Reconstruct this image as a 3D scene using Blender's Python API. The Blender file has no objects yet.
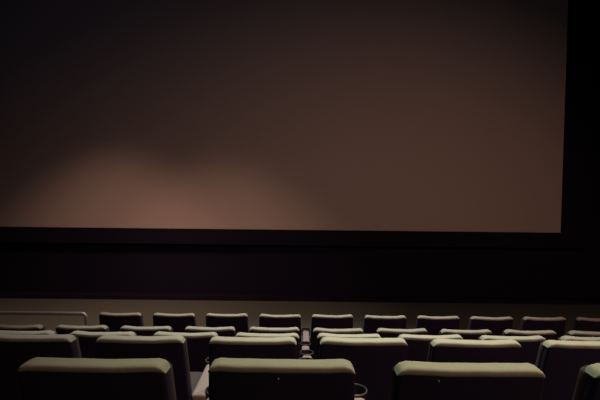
import bpy, bmesh, math, random
from mathutils import Matrix, Vector, Euler

random.seed(7)
scene = bpy.context.scene
COL = scene.collection
R = math.radians

# ------------------------------------------------------------------ camera
CAM_Z = 2.70
cam_data = bpy.data.cameras.new('camera')
cam = bpy.data.objects.new('camera', cam_data)
COL.objects.link(cam)
cam_data.sensor_width = 36.0
cam_data.lens = 27.0
cam_data.clip_start = 0.02
cam.matrix_world = Matrix.Translation((0, 0, CAM_Z)) @ Matrix.Rotation(R(90 - 2.2), 4, 'X') @ Matrix.Rotation(R(0.62), 4, 'Z')
scene.camera = cam

# ------------------------------------------------------------------ world, lights, exposure
world = bpy.data.worlds.new('world')
scene.world = world
world.use_nodes = True
world.node_tree.nodes['Background'].inputs[0].default_value = (0.01, 0.007, 0.012, 1)
world.node_tree.nodes['Background'].inputs[1].default_value = 1.0
scene.view_settings.view_transform = 'Standard'
scene.view_settings.look = 'None'
scene.view_settings.exposure = 0.0
scene.view_settings.gamma = 1.0
scene.view_settings.use_curve_mapping = False
try:
    scene.cycles.use_denoising = True
    scene.cycles.sample_clamp_indirect = 2.0
except Exception:
    pass


def spot(name, loc, target, power, color, angle, blend, size=0.15):
    d = bpy.data.lights.new(name, 'SPOT')
    d.energy = power
    d.color = color
    d.spot_size = R(angle)
    d.spot_blend = blend
    d.shadow_soft_size = size
    o = bpy.data.objects.new(name, d)
    COL.objects.link(o)
    o.location = loc
    o.rotation_euler = (Vector(target) - Vector(loc)).to_track_quat('-Z', 'Y').to_euler()
    return o


# recessed house downlight over the middle of the seating
spot('house_downlight', (1.2, 2.6, 7.6), (1.15, 1.9, 1.7), 830, (1.0, 1.0, 0.68), 51, 1.0, 0.2)
# second house downlight over the front rows
spot('house_downlight', (0.4, 5.0, 8.0), (0.3, 4.75, 1.0), 1900, (1.0, 0.93, 0.82), 60, 1.0, 0.2)
# warm wash from the back right of the hall over the seats and the lower part of the screen
spot('screen_wash', (4.66, -2.17, 7.58), (1.09, 10.28, -4.0), 820, (1.0, 0.475, 0.31), 86, 1.0, 0.25)
# two warm downlights over the open floor before the screen; their spill washes the foot of the screen
spot('floor_downlight', (-3.43, 6.85, 6.56), (-4.97, 10.28, -5.56), 490, (1.0, 0.505, 0.35), 67.2, 1.0, 0.25)
spot('floor_downlight', (-2.16, 5.87, 7.05), (-1.47, 10.28, -4.1), 620, (1.0, 0.505, 0.35), 59, 1.0, 0.25)
# unseen purple area light, added as dim ambient fill for the hall
fill = bpy.data.lights.new('ambient_fill', 'AREA')
fill.shape = 'RECTANGLE'
fill.size, fill.size_y = 12.0, 9.0
fill.energy = 10
fill.color = (0.55, 0.40, 1.0)
fill_o = bpy.data.objects.new('ambient_fill', fill)
COL.objects.link(fill_o)
fill_o.location = (-1.0, 3.5, 8.3)


# ------------------------------------------------------------------ materials
def mat(name, color, rough=0.9, noise=0.0, scale=200.0, bump=0.0, spec=0.3, metallic=0.0, sheen=0.0):
    m = bpy.data.materials.new(name)
    m.use_nodes = True
    nt = m.node_tree
    b = nt.nodes['Principled BSDF']
    b.inputs['Roughness'].default_value = rough
    b.inputs['Specular IOR Level'].default_value = spec
    b.inputs['Metallic'].default_value = metallic
    if sheen:
        b.inputs['Sheen Weight'].default_value = sheen
    tc = nt.nodes.new('ShaderNodeTexCoord')
    n = nt.nodes.new('ShaderNodeTexNoise')
    n.inputs['Scale'].default_value = scale
    n.inputs['Detail'].default_value = 4
    nt.links.new(tc.outputs['Object'], n.inputs['Vector'])
    mix = nt.nodes.new('ShaderNodeMix')
    mix.data_type = 'RGBA'
    c = Vector(color)
    lo, hi = c * (1 - noise), c * (1 + noise)
    mix.inputs[6].default_value = (lo.x, lo.y, lo.z, 1)
    mix.inputs[7].default_value = (hi.x, hi.y, hi.z, 1)
    nt.links.new(n.outputs['Fac'], mix.inputs[0])
    nt.links.new(mix.outputs[2], b.inputs['Base Color'])
    if bump:
        bp = nt.nodes.new('ShaderNodeBump')
        bp.inputs['Strength'].default_value = bump
        bp.inputs['Distance'].default_value = 0.004
        nt.links.new(n.outputs['Fac'], bp.inputs['Height'])
        nt.links.new(bp.outputs['Normal'], b.inputs['Normal'])
    return m


M_PAD = mat('seat_fabric_pale', (0.385, 0.395, 0.325), 0.95, 0.10, 60, 0.25, 0.1)
M_CUSHION = mat('seat_fabric_grey', (0.085, 0.075, 0.08), 0.95, 0.2, 90, 0.3, 0.1)
M_SHELL = mat('seat_shell_black', (0.026, 0.021, 0.055), 0.8, 0.2, 90, 0.15, 0.1)
M_ARM = mat('armrest_vinyl', (0.34, 0.28, 0.27), 0.55, 0.1, 50, 0.1, 0.4)
M_PLASTIC = mat('black_plastic', (0.012, 0.011, 0.012), 0.5, 0.1, 80, 0.05, 0.3)
M_RIM = mat('cup_rim_plastic', (0.10, 0.08, 0.085), 0.4, 0.1, 80, 0.0, 0.5)
M_CARPET = mat('carpet', (0.115, 0.150, 0.135), 1.0, 0.35, 45, 0.4, 0.05)
M_VELVET = mat('black_wall_fabric', (0.018, 0.018, 0.040), 1.0, 0.15, 30, 0.1, 0.0)
M_DRAPE = mat('black_masking_velvet', (0.018, 0.018, 0.040), 1.0, 0.15, 30, 0.1, 0.0)
M_SCREEN = mat('screen_vinyl', (0.62, 0.60, 0.58), 0.95, 0.03, 6, 0.0, 0.05)
M_STEEL = mat('rail_steel', (0.50, 0.58, 0.66), 0.3, 0.05, 30, 0.0, 0.5, 0.5)
M_CEIL = mat('ceiling_black', (0.02, 0.018, 0.02), 0.95, 0.1, 10, 0.0, 0.1)
M_TAG = mat('white_tag', (0.75, 0.74, 0.70), 0.8, 0.05, 100)


# ------------------------------------------------------------------ mesh helpers
def mesh_from(name, verts, faces, material, smooth=True):
    me = bpy.data.meshes.new(name)
    me.from_pydata([tuple(v) for v in verts], [], faces)
    me.validate()
    bm = bmesh.new()
    bm.from_mesh(me)
    bmesh.ops.remove_doubles(bm, verts=bm.verts, dist=1e-5)
    bmesh.ops.recalc_face_normals(bm, faces=bm.faces)
    bm.to_mesh(me)
    bm.free()
    if smooth:
        for p in me.polygons:
            p.use_smooth = True
    me.materials.append(material)
    return me


def link(name, me, parent=None, loc=None):
    o = bpy.data.objects.new(name, me)
    COL.objects.link(o)
    if parent:
        o.parent = parent
    if loc:
        o.location = loc
    return o


def axis_cuts(h, r, n):
    edge = [0.0, 0.18, 0.42, 0.70, 1.0]
    a = [-h + r * e for e in edge]
    inner = [-(h - r) + 2 * (h - r) * i / n for i in range(1, n)]
    b = [-x for x in reversed(a)]
    return a + inner + b


def rounded_box(w, d, h, r, nx=8, ny=2, nz=2):
    """closed box w*d*h centred on the origin, every edge rounded by r; returns verts, faces"""
    hs = (w / 2, d / 2, h / 2)
    r = min(r, min(hs) * 0.98)
    cuts = [axis_cuts(hs[0], r, nx), axis_cuts(hs[1], r, ny), axis_cuts(hs[2], r, nz)]
    verts, faces = [], []
    for ax in range(3):
        u, v = [(1, 2), (2, 0), (0, 1)][ax]
        for s in (-1, 1):
            base = len(verts)
            cu, cv = cuts[u], cuts[v]
            for a in cu:
                for b in cv:
                    q = [0, 0, 0]
                    q[ax] = s * hs[ax]
                    q[u] = a
                    q[v] = b
                    inner = Vector([max(-(hs[k] - r), min(hs[k] - r, q[k])) for k in range(3)])
                    dv = Vector(q) - inner
                    verts.append(inner + dv.normalized() * r if dv.length > 1e-9 else Vector(q))
            nv = len(cv)
            for i in range(len(cu) - 1):
                for j in range(nv - 1):
                    f = [base + i * nv + j, base + (i + 1) * nv + j, base + (i + 1) * nv + j + 1, base + i * nv + j + 1]
                    faces.append(f if s > 0 else f[::-1])
    return verts, faces


def box_vf(x0, x1, y0, y1, z0, z1):
    v = [Vector((x, y, z)) for x in (x0, x1) for y in (y0, y1) for z in (z0, z1)]
    f = [(0, 1, 3, 2), (4, 6, 7, 5), (0, 4, 5, 1), (2, 3, 7, 6), (0, 2, 6, 4), (1, 5, 7, 3)]
    return v, f


def merge(*parts):
    V, F = [], []
    for v, f in parts:
        b = len(V)
        V += list(v)
        F += [tuple(i + b for i in q) for q in f]
    return V, F


def lathe(profile, seg=28):
    V, F = [], []
    n = len(profile)
    for i in range(seg):
        a = 2 * math.pi * i / seg
        for (rr, z) in profile:
            V.append(Vector((rr * math.cos(a), rr * math.sin(a), z)))
    for i in range(seg):
        for j in range(n - 1):
            a, b = i * n + j, ((i + 1) % seg) * n + j
            F.append((a, b, b + 1, a + 1))
    return V, F


def tube(path, r, seg=12):
    V, F = [], []
    n = len(path)
    up = Vector((0, 1, 0))
    for i, p in enumerate(path):
        t = (path[min(i + 1, n - 1)] - path[max(i - 1, 0)]).normalized()
        a = t.cross(up).normalized()
        b = a.cross(t).normalized()
        for k in range(seg):
            an = 2 * math.pi * k / seg
            V.append(p + a * (r * math.cos(an)) + b * (r * math.sin(an)))
    for i in range(n - 1):
        for k in range(seg):
            k2 = (k + 1) % seg
            F.append((i * seg + k, i * seg + k2, (i + 1) * seg + k2, (i + 1) * seg + k))
    F.append(tuple(range(seg)))
    F.append(tuple((n - 1) * seg + k for k in reversed(range(seg))))
    return V, F


# ------------------------------------------------------------------ the hall
P = 0.688                                   # seat pitch along a row
ROWS = {'A': (1.555, 1.066), 'B': (2.68, 0.757), 'C': (3.675, 0.446), 'D': (4.70, 0.161), 'E': (5.71, 0.006)}   # rear edge of the seat tops, tread height
XL, XR, YB, YF, ZC = -9.6, 7.4, -4.0, 10.42, 8.6

# stepped carpet floor: flat front floor, then treads rising towards the back of the hall
prof = [(YF, 0.0)]
order = ['E', 'D', 'C', 'B', 'A']
for k, rk in enumerate(order):
    nxt = order[k + 1] if k + 1 < len(order) else None
    y_riser = ROWS[rk][0] - 0.16
    z0 = ROWS[rk][1]
    z1 = ROWS[nxt][1] if nxt else 1.32
    prof += [(y_riser, z0), (y_riser, z1)]
prof.append((YB, 1.32))
V, F = [], []
for (y, z) in prof:
    V += [Vector((XL, y, z)), Vector((XR, y, z))]
for i in range(len(prof) - 1):
    F.append((2 * i, 2 * i + 1, 2 * i + 3, 2 * i + 2))
n = len(V)
V += [Vector((XL, YF, -0.2)), Vector((XR, YF, -0.2)), Vector((XL, YB, -0.2)), Vector((XR, YB, -0.2))]
F += [(n, n + 2, n + 3, n + 1)]


def structure(name, vf, m):
    o = link(name, mesh_from(name, vf[0], vf[1], m, False))
    o['kind'] = 'structure'
    return o


structure('floor', (V, F), M_CARPET)
structure('wall_front', box_vf(XL, XR, YF, YF + 0.2, -0.2, ZC), M_VELVET)
structure('wall_back', box_vf(XL, XR, YB - 0.2, YB, -0.2, ZC), M_VELVET)
structure('wall_left', box_vf(XL - 0.2, XL, YB, YF, -0.2, ZC), M_VELVET)
structure('wall_right', box_vf(XR, XR + 0.2, YB, YF, -0.2, ZC), M_VELVET)
structure('ceiling', box_vf(XL, XR, YB, YF, ZC, ZC + 0.2), M_CEIL)

# low black step, added to darken the floor edge along the front wall
vf = box_vf(XL, XR, YF - 0.28, YF, 0.0, 0.09)
structure('trim_1', vf, M_DRAPE)

# ------------------------------------------------------------------ the projection screen
SX0, SX1, SZ0, SZ1, SY = -8.3, 5.98, 1.62, 7.75, 10.28
scr = bpy.data.objects.new('projection_screen', None)
COL.objects.link(scr)
scr.location = ((SX0 + SX1) / 2, SY, SZ0)
scr['label'] = 'huge pale projection screen, unlit and dim, on the black wall beyond the seats'
scr['category'] = 'screen'
cx = scr.location.x


def shift(vf, dx, dy, dz):
    return [v + Vector((dx, dy, dz)) for v in vf[0]], vf[1]


def scr_part(name, vf, m, smooth=False):
    vf = shift(vf, -cx, -SY, -SZ0)
    return link(name, mesh_from(name, vf[0], vf[1], m, smooth), scr)


scr_part('screen_surface', box_vf(SX0, SX1, SY, SY + 0.03, SZ0, SZ1), M_SCREEN)
for (x0, x1, z0, z1) in ((SX0 - 0.3, SX1 + 0.6, SZ0 - 0.35, SZ0), (SX0 - 0.3, SX1 + 0.6, SZ1, SZ1 + 0.35),
                         (SX0 - 0.3, SX0, SZ0, SZ1), (SX1, SX1 + 0.6, SZ0, SZ1)):
    scr_part('masking_border', box_vf(x0, x1, SY - 0.025, SY + 0.06, z0, z1), M_DRAPE)

# ------------------------------------------------------------------ one cinema seat
H = 0.99           # top of the headrest above the tread
WT = 0.535          # width at the top


RC = 0.042          # rounding of the top corners


def lean(v, sag=1.0):
    """reclined back: the top stays at y 0, lower parts lie further forward; wings curve forward; wider lower down"""
    u = min(1.0, abs(v.x) / (WT / 2))
    drop = H - v.z
    x = v.x * (1 + 0.16 * max(0, drop))
    y = v.y + 0.24 * drop + (0.008 + 0.018 * sag) * u * u
    fade = max(0.0, 1 - drop / 0.25)
    e = min(0.96, max(0.0, (abs(v.x) - (WT / 2 - RC)) / RC))
    top = max(0.0, min(1.0, 1 - drop / 0.045))
    z = v.z - fade * 0.011 * sag * (1 - u * u) - top * RC * (1 - math.sqrt(1 - e * e))
    return Vector((x, y, z))


def fabric_wave(v, seed, amp):
    """slight sag and creases of worn upholstery"""
    return v + Vector((0, 0, amp * (math.sin(v.x * 19 + seed) * 0.6 + math.sin(v.x * 41 + v.y * 30 + seed * 2.3) * 0.4)))


def pad_mesh(seed, sag):
    vf = shift(rounded_box(WT, 0.080, 0.036, 0.017, 22, 3, 2), 0, 0.040, H - 0.018)
    return mesh_from('headrest', [lean(fabric_wave(v, seed, 0.0012 + 0.001 * sag), sag) for v in vf[0]], vf[1], M_PAD)


def back_meshes(sag):
    vf = shift(rounded_box(WT - 0.006, 0.05, 0.66, 0.014, 22, 1, 12), 0, 0.0268, H - 0.016 - 0.33)
    sh = mesh_from('back_shell', [lean(v, sag) for v in vf[0]], vf[1], M_SHELL)
    vf = shift(rounded_box(WT - 0.006, 0.065, 0.50, 0.026, 22, 2, 10), 0, 0.082, H - 0.022 - 0.25)
    cu = mesh_from('back_cushion', [lean(v, sag) for v in vf[0]], vf[1], M_CUSHION)
    return sh, cu


SAG = {'A': 0.15, 'B': 0.45, 'C': 0.7, 'D': 0.9, 'E': 1.0}
PADS = {rk: [pad_mesh(sd, SAG[rk]) for sd in (0.3, 1.9, 3.1)] for rk in SAG}
BACKS = {rk: back_meshes(SAG[rk]) for rk in SAG}
vf = shift(rounded_box(0.55, 0.50, 0.14, 0.05, 8, 6, 2), 0, 0.49, 0.41)
me_seat = mesh_from('seat_cushion', [v + Vector((0, 0, 0.05 * (v.y - 0.49))) for v in vf[0]], vf[1], M_CUSHION)
vf = merge(shift(rounded_box(0.40, 0.30, 0.03, 0.012, 2, 2, 1), 0, 0.44, 0.015),
           shift(rounded_box(0.22, 0.16, 0.32, 0.03, 2, 2, 2), 0, 0.44, 0.18))
me_base = mesh_from('pedestal', vf[0], vf[1], M_PLASTIC)
AX = P / 2
vf = merge(shift(rounded_box(0.06, 0.46, 0.55, 0.02, 1, 4, 4), 0, 0.37, 0.275))
me_panel = mesh_from('armrest_support', vf[0], vf[1], M_PLASTIC)
vf = shift(rounded_box(0.092, 0.49, 0.055, 0.022, 2, 6, 1), 0, 0.345, 0.575)
me_arm = mesh_from('armrest', vf[0], vf[1], M_ARM)
RO, RI = 0.066, 0.057
vf = lathe([(0.0, -0.075), (RI - 0.006, -0.075), (RI, -0.070), (RI, -0.002), (RI + 0.003, 0.004), (RO - 0.004, 0.007), (RO, 0.003),
            (RO, -0.012), (RI + 0.006, -0.02), (RI + 0.004, -0.085), (0.0, -0.085)])
me_cup = mesh_from('cup_holder', vf[0], vf[1], M_PLASTIC)
vf = lathe([(RI + 0.004, 0.0055), (RI + 0.006, 0.0095), (RO - 0.002, 0.0095), (RO + 0.002, 0.006), (RO + 0.002, 0.0), (RO - 0.002, 0.0), (RI + 0.004, 0.0055)])
me_rim = mesh_from('cup_rim', vf[0], vf[1], M_RIM)
me_tag = mesh_from('fabric_tag', *rounded_box(0.004, 0.002, 0.007, 0.0009, 1, 1, 1), M_TAG)


def arm_at(root, x):
    link('armrest_support', me_panel, root, (x, 0, 0))
    a = link('armrest', me_arm, root, (x, 0, 0))
    c = link('cup_holder', me_cup, a, (0, 0.665, 0.594))
    return a


def cup_rim(a):
    link('cup_rim', me_rim, a, (0, 0.665, 0.594))


ROW_WORDS = {'A': 'nearest row', 'B': 'second nearest row', 'C': 'middle row', 'D': 'second farthest row', 'E': 'farthest row'}
ORD = ['leftmost', 'second from the left', 'third from the left', 'fourth from the left', 'fifth from the left',
       'sixth from the left', 'seventh from the left', 'eighth from the left', 'ninth from the left', 'rightmost']
SPAN = {'A': (-1, 2, -0.080), 'B': (-3, 2, 0.592), 'C': (-4, 3, 0.615), 'D': (-5, 4, 0.615), 'E': (-4, 5, 0.615)}

for rk in 'ABCDE':
    d, fz = ROWS[rk]
    k0, k1, off = SPAN[rk]
    for k in range(k0, k1 + 1):
        i = k - k0
        root = bpy.data.objects.new('cinema_seat', None)
        COL.objects.link(root)
        if rk == 'A':
            fz = ROWS['A'][1] - (0.003, 0.0, 0.006, 0.003)[i]
        pitch = P * 0.985 if rk == 'A' else P
        root.location = ((k + off) * pitch + (0.018 if rk == 'E' else 0.02 if rk == 'A' and k == k1 else 0.0) + random.uniform(-0.006, 0.006), d + random.uniform(-0.008, 0.008), fz)
        root.rotation_euler = (0, 0, R(random.uniform(-0.6, 0.6)))
        where = 'rightmost' if k == k1 else ORD[i]
        look = {'A': 'large dark cinema seat with pale rounded headrest',
                'B': 'dark upholstered cinema seat with pale headrest',
                'C': 'dark upholstered cinema seat with pale headrest',
                'D': 'dark upholstered cinema seat with pale headrest',
                'E': 'small dark cinema seat with thin pale headrest'}[rk]
        root['label'] = f'{look}, {where} in the {ROW_WORDS[rk]}'
        if rk == 'A':
            root.scale = (0.985, 1, 1)
        root['category'] = 'seat'
        root['group'] = f'cinema seats in the {ROW_WORDS[rk]}'
        hp = link('headrest', PADS[rk][(i * 2 + ord(rk)) % 3], root)
        hp['label'] = 'pale grey fabric headrest'
        link('back_shell', BACKS[rk][0], root)
        link('back_cushion', BACKS[rk][1], root)
        link('seat_cushion', me_seat, root)
        link('pedestal', me_base, root)
        a = arm_at(root, AX)
        cup_rim(a)
        if i == 0:
            cup_rim(arm_at(root, -AX))
        if rk == 'A' and i in (0, 1, 2):
            tx = (0.165, -0.01, -0.12)[i]
            t = link('fabric_tag', me_tag, root, lean(Vector((tx, -0.001, H - 0.040))))
            t['label'] = 'tiny white tag on the seam'

# ------------------------------------------------------------------ the guard rail at the left of the farthest row
rail = bpy.data.objects.new('guard_rail', None)
COL.objects.link(rail)
RX, RY, RZ = -2.86, 6.0, 0.905
rail.location = (RX, RY, 0)
rail['label'] = 'thin steel guard rail bent down at its right end, left of the farthest row'
rail['category'] = 'railing'
path = [Vector((-4.4, 0, RZ)), Vector((-2.2, 0, RZ))]
for q in range(7):
    a = math.pi / 2 * (1 - q / 6)
    path.append(Vector((-0.06 + 0.06 * math.cos(a), 0, RZ - 0.06 + 0.06 * math.sin(a))))
path.append(Vector((0, 0, 0.01)))
vf = tube(path, 0.025, 16)
link('handrail', mesh_from('handrail', vf[0], vf[1], M_STEEL), rail)
for px in (-4.3, -2.2):
    vf = tube([Vector((px, 0, RZ - 0.01)), Vector((px, 0, 0.5)), Vector((px, 0, 0.01))], 0.019, 12)
    link('post', mesh_from('post', vf[0], vf[1], M_STEEL), rail)
vf = lathe([(0.0, 0.012), (0.03, 0.012), (0.05, 0.008), (0.052, 0.0), (0.0, 0.0)], 20)
me_fl = mesh_from('floor_flange', vf[0], vf[1], M_STEEL)
for px in (-4.3, -2.2, 0.0):
    link('floor_flange', me_fl, rail, (px, 0, 0))
